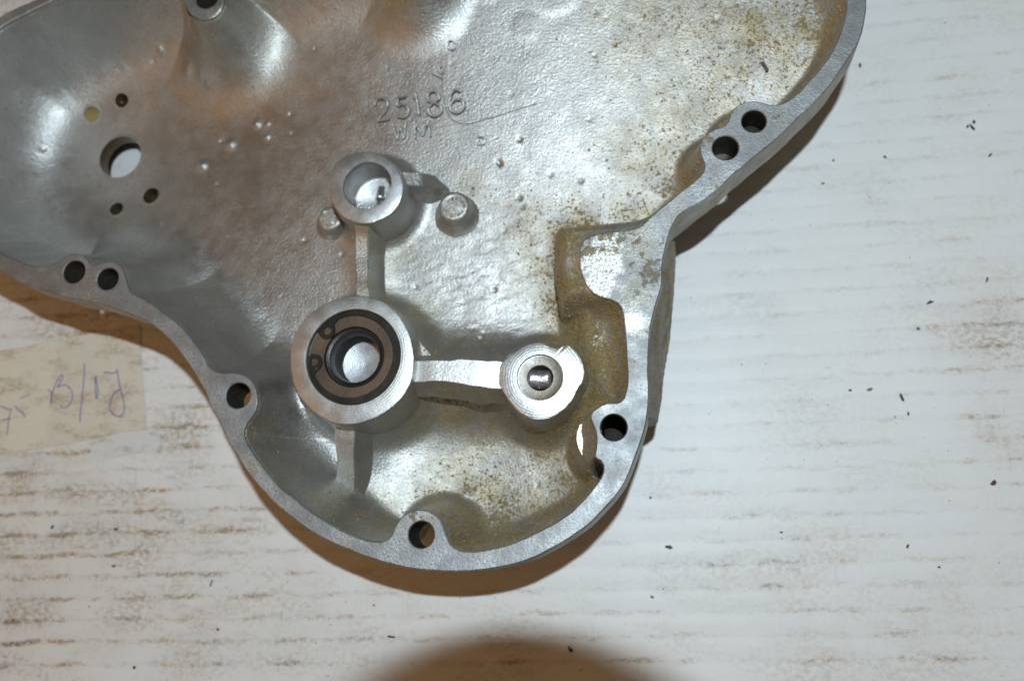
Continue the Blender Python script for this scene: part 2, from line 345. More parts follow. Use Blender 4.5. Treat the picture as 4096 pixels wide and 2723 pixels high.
# local scale so that holes keep their true size under perspective
def loc_scale(u, v, z): return float(np.linalg.norm(P(u+5, v, z)-P(u-5, v, z))/10*.5+np.linalg.norm(P(u, v+5, z)-P(u, v-5, z))/10*.5)
FH = [(*P(u, v, RIM)[:2], r*loc_scale(u, v, RIM), t) for u, v, r, t in FLANGE_HOLES]

# shell (the cast floor and walls)
FLOOR_HOLES = [(482,629,82,'main'),(487,403,26,'s'),(604,783,32,'s'),(466,836,26,'s'),(367,459,28,'plug')]
FLH = []
for u, v, r, k in FLOOR_HOLES:
    p = onfloor(u, v); FLH.append((p, r*loc_scale(u, v, p[2]), k))
def build_shell():
    st = .42; lo = Cout.min(0); hi = Cout.max(0)
    xs = np.arange(lo[0], hi[0], st); ys = np.arange(lo[1], hi[1], st); X, Y = np.meshgrid(xs, ys, indexing='ij')
    Z = floor_z(X, Y); d = sdist(Cin, X, Y); keep = d > -1.8
    for p, r, k in FLH: keep &= np.hypot(X-p[0], Y-p[1]) > r+.15
    for c, r in ((BIG, 17.0), (UP, 9.9), (SM, 10.2)): keep &= np.hypot(X-c[0], Y-c[1]) > r
    nx, ny = X.shape; idx = np.arange(nx*ny).reshape(nx, ny)
    a, b, c, e = idx[:-1, :-1], idx[1:, :-1], idx[1:, 1:], idx[:-1, 1:]
    k = keep[:-1, :-1] & keep[1:, :-1] & keep[1:, 1:] & keep[:-1, 1:]
    F = np.stack([a[k], b[k], c[k], e[k]], 1)
    used = np.unique(F); mp = np.full(nx*ny, -1); mp[used] = np.arange(len(used))
    V = np.stack([X.ravel(), Y.ravel(), Z.ravel()], 1)[used]
    return mesh_obj('shell', V, mp[F], M_CAST, root, attrs={'dirt': dirt(V[:, 0], V[:, 1])})
shell = build_shell()

# flange: flat joint face with chamfered edges, bolt holes through it
def build_flange(T=13.0):
    loops = [Cout, Cin[::-1]]                       # outer ccw, inner cw -> material on the left of both
    hl = [circ((x, y), r, 40)[::-1] for x, y, r, t in FH]
    ch = .38; V = []; F = []; mi = []
    tops = [offset_poly(Cout, ch), offset_poly(Cin[::-1], ch)]+[circ((x, y), r+.3, 40)[::-1] for x, y, r, t in FH]
    pts = []; edges = []
    for L in tops:
        s0 = len(pts); pts += [Vector(p) for p in L]; edges += [(s0+i, s0+(i+1) % len(L)) for i in range(len(L))]
    gx, gy = np.meshgrid(np.arange(-60, 75, 1.6), np.arange(20, 185, 1.6)); gx = gx.ravel()+.3*rng.normal(size=gx.size); gy = gy.ravel()+.3*rng.normal(size=gy.size)
    kk = inside(tops[0], gx, gy) & ~inside(tops[1], gx, gy) & (dist_poly(tops[0], gx, gy) > .8) & (dist_poly(tops[1], gx, gy) > .8)
    for x, y, r, t in FH: kk &= np.hypot(gx-x, gy-y) > r+1
    pts += [Vector((a_, b_)) for a_, b_ in zip(gx[kk], gy[kk])]
    rv, re, rf, ov, oe, of = delaunay_2d_cdt(pts, edges, [], 0, 1e-5)
    rp = np.array([[p.x, p.y] for p in rv]); tri = np.array(rf); cen = rp[tri].mean(1)
    k = inside(tops[0], cen[:, 0], cen[:, 1]) & ~inside(tops[1], cen[:, 0], cen[:, 1])
    for L in tops[2:]: k &= ~inside(L, cen[:, 0], cen[:, 1])
    wob = lambda p: .06*vnoise(p[:, 0], p[:, 1], 25, 31)
    V = [(*p, RIM+z) for p, z in zip(rp, wob(rp))]; F = tri[k].tolist(); mi = [0]*len(F)
    def strip(La, za, Lb, zb, m):
        s0 = len(V); n = len(La); V.extend([(*p, z) for p, z in zip(La, np.broadcast_to(za, n))]); V.extend([(*p, z) for p, z in zip(Lb, np.broadcast_to(zb, n))])
        for i in range(n):
            j = (i+1) % n; F.append((s0+i, s0+n+i, s0+n+j, s0+j)); mi.append(m)
    for q, (L, tp) in enumerate(zip(loops+hl, tops)):
        e = .3 if q < 2 else .28
        strip(tp, RIM+wob(tp), L, RIM-e, 0)
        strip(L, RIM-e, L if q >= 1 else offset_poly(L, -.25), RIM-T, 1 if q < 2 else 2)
    # underside of the overhang
    s0 = len(V)
    me = mesh_obj('flange', V, F, [M_FACE, M_SIDE, M_DARK], root, mi=mi, auto=28)
    v = np.array(V); at = me.data.attributes.new('dirt', 'FLOAT', 'POINT')
    dv = fdirt(v[:, 0], v[:, 1]); side = v[:, 2] < RIM-.5; dv[side] = np.maximum(dv[side], dirt(v[side, 0], v[side, 1])*.9)
    at.data.foreach_set('value', dv.astype(np.float32))
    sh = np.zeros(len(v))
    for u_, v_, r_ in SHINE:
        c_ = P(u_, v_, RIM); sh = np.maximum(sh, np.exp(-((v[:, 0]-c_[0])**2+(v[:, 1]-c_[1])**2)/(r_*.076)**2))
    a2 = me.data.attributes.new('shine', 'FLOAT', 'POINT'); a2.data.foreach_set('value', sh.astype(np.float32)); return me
flange = build_flange()

# lower body wall under the flange, standing back from the joint edge, down to the cardboard
def build_body():
    a = offset_poly(Cin, -2.4); b = offset_poly(Cin, -1.2); c = offset_poly(Cin, 5.0)
    V = [(*p, RIM-3) for p in a]+[(*p, 14) for p in b]+[(*p, 1.2) for p in c]; n = len(a); F = []
    for k in range(2):
        for i in range(n): j = (i+1) % n; F.append((k*n+i, (k+1)*n+i, (k+1)*n+j, k*n+j))
    return mesh_obj('outer_wall', V, F, M_SIDE, root, auto=60)
build_body()

def lathe_holes(name, c, prof, mats, mis, parent, n=48, follow=None, dirtv=0.0, auto=35):
    """rings of (radius, z[, wobble]) round a vertical axis; optional centre cap when the last radius is 0"""
    V = []; F = []; mi = []; a = np.linspace(0, 2*math.pi, n, endpoint=False)
    for i, (r, z) in enumerate(prof):
        for t in a:
            x, y = c[0]+r*math.cos(t), c[1]+r*math.sin(t)
            V.append((x, y, z+(follow(x, y) if follow and i < 2 else 0)))
    for k in range(len(prof)-1):
        for i in range(n):
            j = (i+1) % n; F.append((k*n+i, k*n+j, (k+1)*n+j, (k+1)*n+i)); mi.append(mis[k])
    F = [f[::-1] for f in F]
    return mesh_obj(name, V, F, mats, parent, origin=c, mi=mi, auto=auto, attrs={'dirt': np.full(len(V), dirtv)})

# plain bores of the bolt holes: threads in the tapped ones, blind ends coloured dark in place of shade
for i, (x, y, r, t) in enumerate(FH):
    zt = RIM-1.0; prof = [(r-.02, zt)]; k = 0
    depth = 17.0 if i == 2 else 12.0 if t else 10.0
    while k*.7 < depth: prof += [(r-.02-(.16 if k % 2 else 0), zt-k*.7)]; k += 1
    mis = [0]*(len(prof)-1)
    if not t: prof += [(r*.9, zt-depth-.2), (r*.55, zt-depth-1.2), (0.001, zt-depth-1.8)]; mis += [1, 1, 1]
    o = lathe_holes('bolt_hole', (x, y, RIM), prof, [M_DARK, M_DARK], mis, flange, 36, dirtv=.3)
    if i == 1: o['label'] = 'tapped bolt hole with a bright metal crescent low inside'

# holes in the plate, each with a faint raised lip and its own wall
for p, r, k in FLH:
    f = lambda x, y: fz(x, y)
    base = fz(p[0], p[1])
    V = []; F = []; mi = []; n = 48; a = np.linspace(0, 2*math.pi, n, endpoint=False)
    rings = [(r+1.25, -.06, 1), (r+.45, .10, 1), (r, .06, 1)]
    if k == 'main': rings += [(r-.05, -1, 1), (r-.05, -5.6, 1)]; ms = [0, 0, 1, 1]; nm = 'shaft_hole'
    elif k == 's':
        z = 0; rings += [(r-.05-(.22 if q % 2 else 0), -.35-q*.42, 1) for q in range(16)]+[(r*.5, -8, 1), (0.01, -8.4, 1)]; ms = [0, 0]+[2]*16+[3, 3]; nm = 'threaded_hole'
    else: rings += [(r-.12, -.12, 1), (r*.5, -.1, 1), (.01, -.08, 1)]; ms = [0, 0, 4, 4, 4]; nm = 'blanking_plug'
    for rr, dz, _ in rings:
        for t in a:
            x, y = p[0]+rr*math.cos(t), p[1]+rr*math.sin(t); V.append((x, y, fz(x, y)+dz if rr > r-.01 else base+dz))
    for q in range(len(rings)-1):
        for i in range(n): j = (i+1) % n; F.append((q*n+j, q*n+i, (q+1)*n+i, (q+1)*n+j)); mi.append(ms[min(q, len(ms)-1)])
    o = mesh_obj(nm, V, F, [M_CAST, M_THREAD, M_THREAD, M_DARK, M_PLUG], root, origin=p, mi=mi, auto=40, attrs={'dirt': np.full(len(V), .05)})
    if nm == 'shaft_hole': o['label'] = 'large round hole with the white cardboard showing through'

# ---- bosses
def boss(name, c, outline_px, ztop, rbore, rings, n=144, draft=.05, skirt=.3):
    """outline on the top face (pixels), then a chamfer, a drafted cast side and a bored middle given as (radius, z, material)"""
    op = ccw(catmull(PXY(outline_px, ztop), .4)); ang = np.arctan2(op[:, 1]-c[1], op[:, 0]-c[0]); rad = np.hypot(op[:, 0]-c[0], op[:, 1]-c[1])
    o = np.argsort(ang); ang = ang[o]; rad = rad[o]; A = np.linspace(-math.pi, math.pi, n, endpoint=False)
    R = np.interp(A, np.r_[ang-2*math.pi, ang, ang+2*math.pi], np.r_[rad, rad, rad]); R = R+.05*np.random.default_rng(5).normal(size=n)
    V = []; F = []; mi = []; L = []
    def ring(rr, zz): L.append(len(V)); V.extend([(c[0]+r*math.cos(t), c[1]+r*math.sin(t), z) for r, z, t in zip(np.broadcast_to(rr, n), np.broadcast_to(zz, n), A)])
    X = c[0]+(R+2.5)*np.cos(A); Y = c[1]+(R+2.5)*np.sin(A); zf = np.minimum(floor_z(X, Y, False)-4, ztop-6)
    ms = [0, 0, 0, 1]
    ring(R+draft*(ztop-zf)+skirt, zf-1.4); ring(R+draft*(ztop-zf)*.9+.8, zf+1.2); ring(R+.35, ztop-.9); ring(R+.0, ztop-.12); ring(R-.3, ztop)
    ring(rbore+.25, ztop); ms += [1]
    for r, z, m in rings: ring(r, z); ms.append(m)
    for k in range(len(L)-1):
        for i in range(n): j = (i+1) % n; F.append((L[k]+i, L[k]+j, L[k+1]+j, L[k+1]+i)); mi.append(ms[k])
    V = np.array(V); dv = dirt(V[:, 0], V[:, 1])*.7; dv[V[:, 2] > ztop-.3] *= .55
    return mesh_obj(name, V, F, [M_CAST, M_TURN, M_BORE, M_BRIGHT], root, origin=(c[0], c[1], ztop), mi=mi, auto=32, attrs={'dirt': dv})

zt = 45.0
b_out = [(163,760),(170,640),(205,500),(275,380),(370,270),(500,180),(640,125),(780,95),(900,92),(1040,120),(1170,180),(1280,280),(1370,420),(1415,540),(1440,680),(1443,800),(1420,960),(1380,1050),(1300,1170),(1200,1260),(1080,1340),(940,1395),(800,1425),(660,1418),(560,1385),(430,1310),(330,1220),(250,1120),(195,990),(172,870)]
b_out = [(1100+x/2.6138, 1150+y/2.6138) for x, y in b_out]
BC = P(1413, 1426, zt); k = loc_scale(1413, 1426, zt); RB = 188*k
big = boss('bearing_boss', BC, b_out, zt, RB, [(RB, zt-.25, 2), (RB, zt-1.1, 2), (RB+.5, zt-1.15, 2), (RB+.5, zt-2.0, 2), (RB, zt-2.05, 2), (RB, zt-3.4, 2), (RB-1, zt-3.45, 2)])
# seal face, inner lip, sleeve, bore end
sc = P(1418, 1428, zt-2.6)
lathe_holes('oil_seal', sc, [(RB-.15, zt-2.3), (RB-.3, zt-2.1), (122*k, zt-2.1), (116*k, zt-2.9), (110*k, zt-3.0), (106*k, zt-2.4), (102*k, zt-2.5), (97*k, zt-3.8), (94*k, zt-6.0)], [M_SEAL, M_BLACK], [0, 0, 1, 1, 1, 1, 1, 1], big, 96)
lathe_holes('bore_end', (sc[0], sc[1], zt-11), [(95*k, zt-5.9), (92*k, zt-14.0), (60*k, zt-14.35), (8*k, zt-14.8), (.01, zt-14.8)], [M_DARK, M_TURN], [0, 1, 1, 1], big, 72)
# circlip: an open ring with two drilled lugs
def circlip():
    z0, z1 = zt-1.95, zt-1.15
    cc = P(1413, 1426, zt-1.2)
    def px2w(x, y): return P(1100+x/2.6138, 1150+y/2.6138, z1)[:2]
    a_gap0 = math.atan2(-(px2w(440,440)[1]-cc[1])*-1, px2w(440,440)[0]-cc[0]); a_gap1 = math.atan2(px2w(365,715)[1]-cc[1], px2w(365,715)[0]-cc[0])
    if a_gap1 < a_gap0: a_gap1 += 2*math.pi
    A = np.linspace(a_gap1, a_gap0+2*math.pi, 110)
    t = np.linspace(0, 1, 110); wdt = (14+16*np.sin(t*math.pi)**1.0)*k
    V = []; F = []
    for a, ww in zip(A, wdt):
        for r, z in ((RB+.3, z0), (RB+.3, z1), (RB-ww+.15, z1), (RB-ww, z1-.15), (RB-ww, z0)): V.append((cc[0]+r*math.cos(a), cc[1]+r*math.sin(a), z))
    for i in range(109):
        for q in range(5): F.append((i*5+q, i*5+(q+1) % 5, (i+1)*5+(q+1) % 5, (i+1)*5+q))
    # lugs: rounded tabs with a through hole
    for (lx, ly), outl in (((547,450), [(440,440),(470,500),(520,535),(575,525),(615,490),(625,430),(615,370),(640,315),(700,280),(640,275),(560,310),(480,380)]),
                           ((408,772), [(365,700),(420,695),(470,715),(492,770),(475,830),(430,875),(405,930),(408,985),(380,940),(350,850),(340,770)])):
        op = ccw(catmull(np.array([px2w(x, y) for x, y in outl]), .35)); hc = px2w(lx, ly); hr = 42/2.6138*k
        ang = np.arctan2(op[:, 1]-hc[1], op[:, 0]-hc[0]); rad = np.hypot(op[:, 0]-hc[0], op[:, 1]-hc[1]); o = np.argsort(ang); n = len(op)
        op = op[o]; ang = ang[o]; s0 = len(V)
        hp = np.stack([hc[0]+hr*np.cos(ang), hc[1]+hr*np.sin(ang)], 1)
        mid = op+(hp-op)*.12
        for L, z in ((op, z0), (op, z1-.12), (mid, z1+.02), (hp, z1+.02), (hp, z0)): V.extend([(*p, z) for p in L])
        for q in range(4):
            for i in range(n): j = (i+1) % n; F.append((s0+q*n+i, s0+q*n+j, s0+(q+1)*n+j, s0+(q+1)*n+i))
    mesh_obj('retaining_clip', V, F, M_BLACK, big, origin=cc, auto=35)
circlip()

zu = 44.0
u_out = [(1317,743),(1322,700),(1345,655),(1385,622),(1430,609),(1475,608),(1520,618),(1562,645),(1592,685),(1608,730),(1609,765),(1598,805),(1570,845),(1535,870),(1500,885),(1475,892),(1447,892),(1418,886),(1393,876),(1367,860),(1340,828),(1322,785)]
UC = P(1469, 742, zu); k2 = loc_scale(1469, 742, zu); RU = 92*k2
upb = boss('bush_boss', UC, u_out, zu, RU, [(RU, zu-.25, 2)]+[(RU-(.12 if q % 2 else 0), zu-.6-q*.6, 2) for q in range(20)]+[(RU*.98, zu-13.2, 3), (RU*.5, zu-13.6, 3), (.01, zu-13.7, 3)])
# dowel pin standing in the bush
def cyl(name, p0, p1, r, m, parent, n=20, round_end=True, origin=None):
    p0 = np.array(p0, float); p1 = np.array(p1, float); d = p1-p0; L = np.linalg.norm(d); d /= L
    e = np.cross(d, [0, 0, 1.0]);  e = np.array([1.0, 0, 0]) if np.linalg.norm(e) < 1e-3 else e/np.linalg.norm(e); f = np.cross(d, e)
    prof = [(.01, 0), (r*.7, 0), (r, r*.3), (r, L-r*.3), (r*.7, L), (.01, L)]; V = []; F = []
    for rr, t in prof:
        for a in np.linspace(0, 2*math.pi, n, endpoint=False): V.append(p0+d*t+rr*(e*math.cos(a)+f*math.sin(a)))
    for q in range(len(prof)-1):
        for i in range(n): j = (i+1) % n; F.append((q*n+i, q*n+j, (q+1)*n+j, (q+1)*n+i))
    return mesh_obj(name, V, F, m, parent, origin=origin if origin is not None else p0, auto=40)
pp = P(1516, 770, zu-9)
cyl('locating_pin', (pp[0]-.1, pp[1]+3.0, zu-13), (pp[0]+.3, pp[1]-2.6, zu-9.0), 1.4, M_BRIGHT, upb)

zs = 42.0
s_out = [(1040,640),(1050,560),(1090,500),(1150,450),(1230,390),(1330,340),(1430,322),(1510,328),(1560,355),(1620,372),(1680,370),(1718,350),(1730,312),(1770,340),(1850,420),(1900,510),(1925,620),(1905,720),(1850,800),(1800,900),(1720,1000),(1620,1075),(1530,1108),(1430,1118),(1330,1090),(1230,1020),(1150,930),(1090,840),(1062,790),(1035,735)]
s_out = [(1600+x/2.6133, 1250+y/2.6133) for x, y in s_out]
SCN = P(2159, 1508, zs); k3 = loc_scale(2159, 1508, zs)
smb = boss('plunger_boss', SCN, s_out, zs, 90*k3, [(90*k3, zs-.2, 2), (90*k3, zs-1.1, 1), (88*k3, zs-1.15, 1), (53*k3, zs-1.2, 2), (51*k3, zs-1.5, 2), (50*k3, zs-8, 2), (.01, zs-8.5, 2)])
c3 = P(2161, 1520, zs-5)
cyl('plunger', (c3[0]-3.6, c3[1]+.3, zs-4.6), (c3[0]+3.6, c3[1]+.1, zs-4.6), 2.9, M_BRIGHT, smb)
cyl('plunger_stop', (c3[0]-.1, c3[1]-2.6, zs-3.4), (c3[0]+.3, c3[1]-2.4, zs-2.9), .7, M_BORE, smb)

# ---- ribs
def rib(path, mats, top_m=0, draft=.06, skirt=2.2, seed=1, amp=.12, cap=True, seg=.8):
    """path: (u, v, half width px, z_top). A drafted web with a filleted foot."""
    pts = np.array([[*P(u, v, z)[:2], hw*loc_scale(u, v, z), z] for u, v, hw, z in path]); q = catmull(pts, seg, False); n = len(q)
    T = np.gradient(q[:, :2], axis=0); T /= np.linalg.norm(T, axis=1)[:, None]; Nn = np.stack([-T[:, 1], T[:, 0]], 1)
    V = []; F = []; mi = []; r = np.random.default_rng(seed)
    j1 = amp*vnoise(q[:, 0]*1.0, q[:, 1], 3.1, seed); j2 = amp*vnoise(q[:, 0], q[:, 1], 2.7, seed+50); jz = amp*.45*vnoise(q[:, 0], q[:, 1], 3.6, seed+90)
    zf = np.minimum(floor_z(q[:, 0], q[:, 1], False), q[:, 3]-.5)
    K = 9
    for i in range(n):
        x, y, hw, zt_ = q[i]; zt_ = zt_+jz[i]; H = zt_-zf[i]; fl = hw+draft*H
        sec = [(fl+skirt, zf[i]-1.5), (fl+skirt*.35, zf[i]+min(1.4, H*.3)), (hw+draft*H*.5+.15, zf[i]+H*.55), (hw+.12, zt_-.35), (hw-.25, zt_)]
        for o, z in [(-a, b) for a, b in sec]+[(0, sec[-1][1]+.05*r.normal())][:0]+[(a, b) for a, b in sec[::-1]]:
            jj = (j1[i] if o < 0 else j2[i]) if z > zf[i]+1 else 0
            V.append((x+Nn[i, 0]*(o+jj), y+Nn[i, 1]*(o+jj), z))
    K = 10
    for i in range(n-1):
        for c in range(K-1): F.append((i*K+c, (i+1)*K+c, (i+1)*K+c+1, i*K+c+1)); mi.append(1 if c == 4 else 0)
    if cap:
        F.append(tuple(range(K))); mi.append(0); F.append(tuple((n-1)*K+c for c in range(K-1, -1, -1))); mi.append(0)
    V = np.array(V); dv = dirt(V[:, 0], V[:, 1]); dv[np.abs(V[:, 2]-V[:, 2].max()) < 1.5] *= .5
    return mesh_obj('rib', V, F, mats, root, origin=V.mean(0), mi=mi, auto=24, attrs={'dirt': dv})
r1 = rib([(1447,870,36,43.4),(1447,905,30,41.8),(1446,950,26,39.5),(1446,1010,25,38.5),(1447,1090,24,38.5),(1448,1150,25,39),(1449,1215,30,39.5)], [M_CAST, M_CAST], seed=2, amp=.3, skirt=1.6)
r1['label'] = 'narrow upright rib between the two upper bosses'
r2 = rib([(1640,1484,46,41.4),(1690,1484,44,42),(1740,1483,42,42.2),(1800,1482,45,42.3),(1860,1484,50,42.3),(1920,1494,54,42.2),(1992,1501,55,41.8),(2030,1505,55,41)], [M_CAST, M_SCRAPE], seed=3, amp=.3, draft=.25, skirt=2)
r2['label'] = 'wide rib with a bright scraped top leading to the small boss'
r3 = rib([(1378,1660,42,38),(1379,1720,40,36.5),(1380,1780,38,35),(1382,1850,37,32.5),(1383,1905,39,29.5),(1380,1945,44,26),(1385,1990,34,21)], [M_CAST, M_CAST], seed=4, amp=.2)
r3['label'] = 'short rib running down from the big boss into the bowl'
r4 = rib([(1575,712,26,40.5),(1640,716,27,38),(1700,722,30,35.5),(1755,730,28,31),(1785,738,20,26),(1808,746,8,22.5)], [M_CAST, M_CAST], seed=5, amp=.2, draft=.1)
r4['label'] = 'sloping rib from the upper boss towards the round stud'

# ---- round cast studs
def stud(u, v, rpx, h, seed):
    p = onfloor(u, v); zt_ = p[2]+h; c = P(u, v, zt_); k = loc_scale(u, v, zt_); r = rpx*k; n = 56
    prof = [(r+3.2, -h-.9), (r+1.1, -h+.5), (r+.35, -h*.5), (r+.1, -.9), (r-.25, -.25), (r-.9, 0), (r*.70, 0), (r*.66, -.28), (r*.60, -.28), (r*.56, .02), (r*.3, .05), (.01, .05)]
    V = []; F = []; A = np.linspace(0, 2*math.pi, n, endpoint=False)
    for q, (rr, z) in enumerate(prof):
        j = .07*np.random.default_rng(seed+q).normal(size=n) if q < 9 else np.zeros(n)
        for t, w_ in zip(A, j): V.append((c[0]+(rr+w_)*math.cos(t), c[1]+(rr+w_)*math.sin(t), zt_+z))
    for q in range(len(prof)-1):
        for i in range(n): jx = (i+1) % n; F.append((q*n+i, q*n+jx, (q+1)*n+jx, (q+1)*n+i))
    V = np.array(V); return mesh_obj('cast_stud', V, F, M_CAST, root, origin=c, auto=50, attrs={'dirt': np.maximum(dirt(V[:, 0], V[:, 1]), .1)})
stud(1814, 824, 60, 6.0, 3); stud(1318, 872, 48, 5.5, 8)

# ---- pillars under the two top screw bosses
def pillar(u, v, rpx, zt_):
    c = P(u, v, zt_); r = rpx*loc_scale(u, v, zt_); zf = fz(c[0]+7, c[1]-19); n = 48
    prof = [(r+4, zf-1.5), (r+2.4, zf+.8), (r+1.5, zf+3.5), (r+.8, zf+9), (r+.2, zt_-2), (r-.05, zt_-1.4)]
    V = []; F = []
    for rr, z in prof:
        for t in np.linspace(0, 2*math.pi, n, endpoint=False): V.append((c[0]+rr*math.cos(t), c[1]+rr*math.sin(t), z))
    for q in range(len(prof)-1):
        for i in range(n): j = (i+1) % n; F.append((q*n+i, q*n+j, (q+1)*n+j, (q+1)*n+i))
    V = np.array(V); mesh_obj('screw_pillar', V, F, M_CAST, root, origin=c, auto=60, attrs={'dirt': dirt(V[:, 0], V[:, 1])})
pillar(815, -3, 78, RIM); pillar(1655, -120, 88, RIM)

# ---- machined spot face cut beside the right-hand bolt hole, seen as a crescent
def spot_face():
    op = ccw(catmull(PXY([(2338,1681),(2322,1694),(2311,1718),(2305,1746),(2309,1778),(2323,1813),(2343,1844),(2360,1862),(2380,1838),(2392,1800),(2392,1755),(2378,1712),(2360,1686)], RIM-7), .4)); n = len(op)
    zt_ = RIM-7-.08*(op[:, 0]-op[:, 0].mean())+.02*(op[:, 1]-op[:, 1].mean()); V = [(*p, RIM-17) for p in op]+[(*p, z-.15) for p, z in zip(op, zt_)]+[(*q, z) for q, z in zip(offset_poly(op, .2), zt_)]; c = op.mean(0)
    V.append((*c, RIM-7)); F = []
    for q in range(2): F += [(q*n+i, q*n+(i+1) % n, (q+1)*n+(i+1) % n, (q+1)*n+i) for i in range(n)]
    F += [(2*n+i, 2*n+(i+1) % n, 3*n) for i in range(n)]
    mesh_obj('spot_face', V, F, M_BRIGHT, root, origin=(*c, RIM-7), auto=40, attrs={'dirt': np.full(len(V), .25)})
spot_face()

# ---- sloping lug on the outside of the right wall
def lug():
    up = [(2668,965),(2655,1030),(2649,1096),(2636,1180),(2622,1230),(2603,1320),(2596,1400),(2594,1480),(2596,1546),(2595,1610),(2590,1668)]
    lo = [(2698,970),(2703,1026),(2700,1096),(2696,1166),(2689,1260),(2677,1376),(2665,1440),(2655,1510),(2647,1590),(2639,1645),(2631,1686)]
    U = catmull(np.array([P(u-6, v, RIM-2.5) for u, v in up]), 1.0, False); Lw = catmull(np.array([P(u, v, 20) for u, v in lo]), 1.0, False)
    n = 60; U = U[np.linspace(0, len(U)-1, n).astype(int)]; Lw = Lw[np.linspace(0, len(Lw)-1, n).astype(int)]
    V = []; F = []; m = 10
    for i in range(n):
        for q in range(m):
            t = q/(m-1); p = U[i]*(1-t)+Lw[i]*t; bulge = 1.2*math.sin(t*math.pi)
            jit = .15*rng.normal(); V.append((p[0]+bulge+jit*.5, p[1], p[2]+bulge*.6))
        V.append((Lw[i][0]-.6, Lw[i][1], 12)); V.append((Lw[i][0]-9, Lw[i][1], 11))
    m += 2
    for i in range(n-1):
        for q in range(m-1): F.append((i*m+q, i*m+q+1, (i+1)*m+q+1, (i+1)*m+q))
    # end faces
    for i in (0, n-1):
        s0 = len(V); V.append((U[i][0]-6, U[i][1], 12)); V.append((U[i][0]-6, U[i][1], RIM-3))
        loop = [i*m+q for q in range(m-1)]+[s0, s0+1]; F.append(tuple(loop if i else loop[::-1]))
    V = np.array(V); mesh_obj('side_lug', V, F, M_SILTY, root, origin=V.mean(0), auto=40, attrs={'dirt': np.full(len(V), .6)})
lug()

# ---- raised numbers and letters cast into the plate
def ribbon_geo(path, hw, h, zfun, closed=False, step=.25, sink=.12, shoulder=.55):
    q = catmull(path, step, closed) if len(path) > 2 else np.array(path, float)
    if len(path) == 2: q = np.linspace(path[0], path[1], max(2, int(np.linalg.norm(np.subtract(path[1], path[0]))/step)))
    T = np.gradient(q, axis=0); T /= np.linalg.norm(T, axis=1)[:, None]+1e-9; Nn = np.stack([-T[:, 1], T[:, 0]], 1); V = []; F = []; n = len(q)
    z0 = zfun(q[:, 0], q[:, 1])
    for i in range(n):
        e = 1.0 if 0 < i < n-1 else .35
        for o, dz in ((-hw, -sink), (-hw*shoulder, h), (hw*shoulder, h), (hw, -sink)): V.append((q[i, 0]+Nn[i, 0]*o*e, q[i, 1]+Nn[i, 1]*o*e, z0[i]+dz*(1 if e == 1 else .3)))
    for i in range(n-1):
        for c in range(3): F.append((i*4+c, (i+1)*4+c, (i+1)*4+c+1, i*4+c+1))
    return V, F
GL = {'2': [[(.02,.28),(.18,.06),(.52,0),(.88,.10),(.97,.30),(.78,.55),(.42,.76),(.08,.99)],[(.08,.98),(1,.96)]],
 '5': [[(.98,.03),(.22,.03)],[(.22,.03),(.12,.44)],[(.12,.44),(.5,.36),(.86,.45),(1,.68),(.85,.92),(.5,1),(.08,.90)]],
 '1': [[(.1,.22),(.62,.0)],[(.62,0),(.66,1)]],
 '8': [[(.5,.46),(.16,.35),(.12,.14),(.36,0),(.66,0),(.9,.14),(.86,.35),(.5,.46),(.1,.62),(.02,.82),(.3,1),(.7,1),(.98,.82),(.9,.62),(.52,.47)]],
 '6': [[(.92,.12),(.56,0),(.2,.2),(.03,.55),(.1,.85),(.4,1),(.75,.95),(.98,.72),(.86,.50),(.5,.42),(.16,.55),(.06,.7)]],
 'W': [[(0,0),(.24,1)],[(.24,1),(.5,.2)],[(.5,.2),(.74,1)],[(.74,1),(1,0)]], 'M': [[(0,1),(.04,0)],[(.04,0),(.5,.9)],[(.5,.9),(.95,0)],[(.95,0),(1,1)]],
 'O': [[(.5,0),(.95,.15),(1,.5),(.9,.9),(.5,1),(.08,.92),(.05,.5),(.1,.1),(.5,0)]]}
def glyph(ch, box, rot, hw, h, name):
    x0, y0, x1, y1 = box; cx, cy = (x0+x1)/2, (y0+y1)/2; V = []; F = []
    zq = onfloor(cx, cy)[2]
    for st in GL[ch]:
        pts = []
        for gx, gy in st:
            dx = (gx-.5)*(x1-x0); dy = (gy-.5)*(y1-y0); a = math.radians(rot)
            pts.append(P(cx+dx*math.cos(a)-dy*math.sin(a), cy+dx*math.sin(a)+dy*math.cos(a), zq)[:2])
        v, f = ribbon_geo(np.array(pts), hw, h, lambda X, Y: floor_z(X, Y, True)); s0 = len(V); V += v; F += [tuple(i+s0 for i in q) for q in f]
    V = np.array(V); mesh_obj(name, V, F, [M_CAST, M_SEAM], root, origin=V.mean(0), smooth=False, mi=[1 if q % 3 != 1 else 0 for q in range(len(F))])
for ch, box in (('2', (1501,399,1557,483)), ('5', (1584,393,1634,471)), ('1', (1653,380,1681,464)), ('8', (1709,373,1765,462)), ('6', (1795,366,1856,450))): glyph(ch, box, -6, .74, .62, 'raised_digit')
for ch, box in (('W', (1574,497,1630,560)), ('M', (1660,488,1720,555))): glyph(ch, box, -4, .50, .85, 'raised_letter')
glyph('O', (1909,550,1942,580), 0, .45, .3, 'ejector_mark'); glyph('O', (1757,272,1779,296), 0, .4, .3, 'ejector_mark'); glyph('O', (1792,170,1822,200), 20, .45, .3, 'ejector_mark')
def seam(pts, hw=.32, h=.10):
    z = onfloor(*pts[len(pts)//2])[2]; V, F = ribbon_geo(np.array([onfloor(u, v)[:2] for u, v in pts]), hw, h, lambda X, Y: floor_z(X, Y, True), step=.4)
    V = np.array(V); mesh_obj('casting_seam', V, F, M_SEAM, root, origin=V.mean(0), smooth=False)
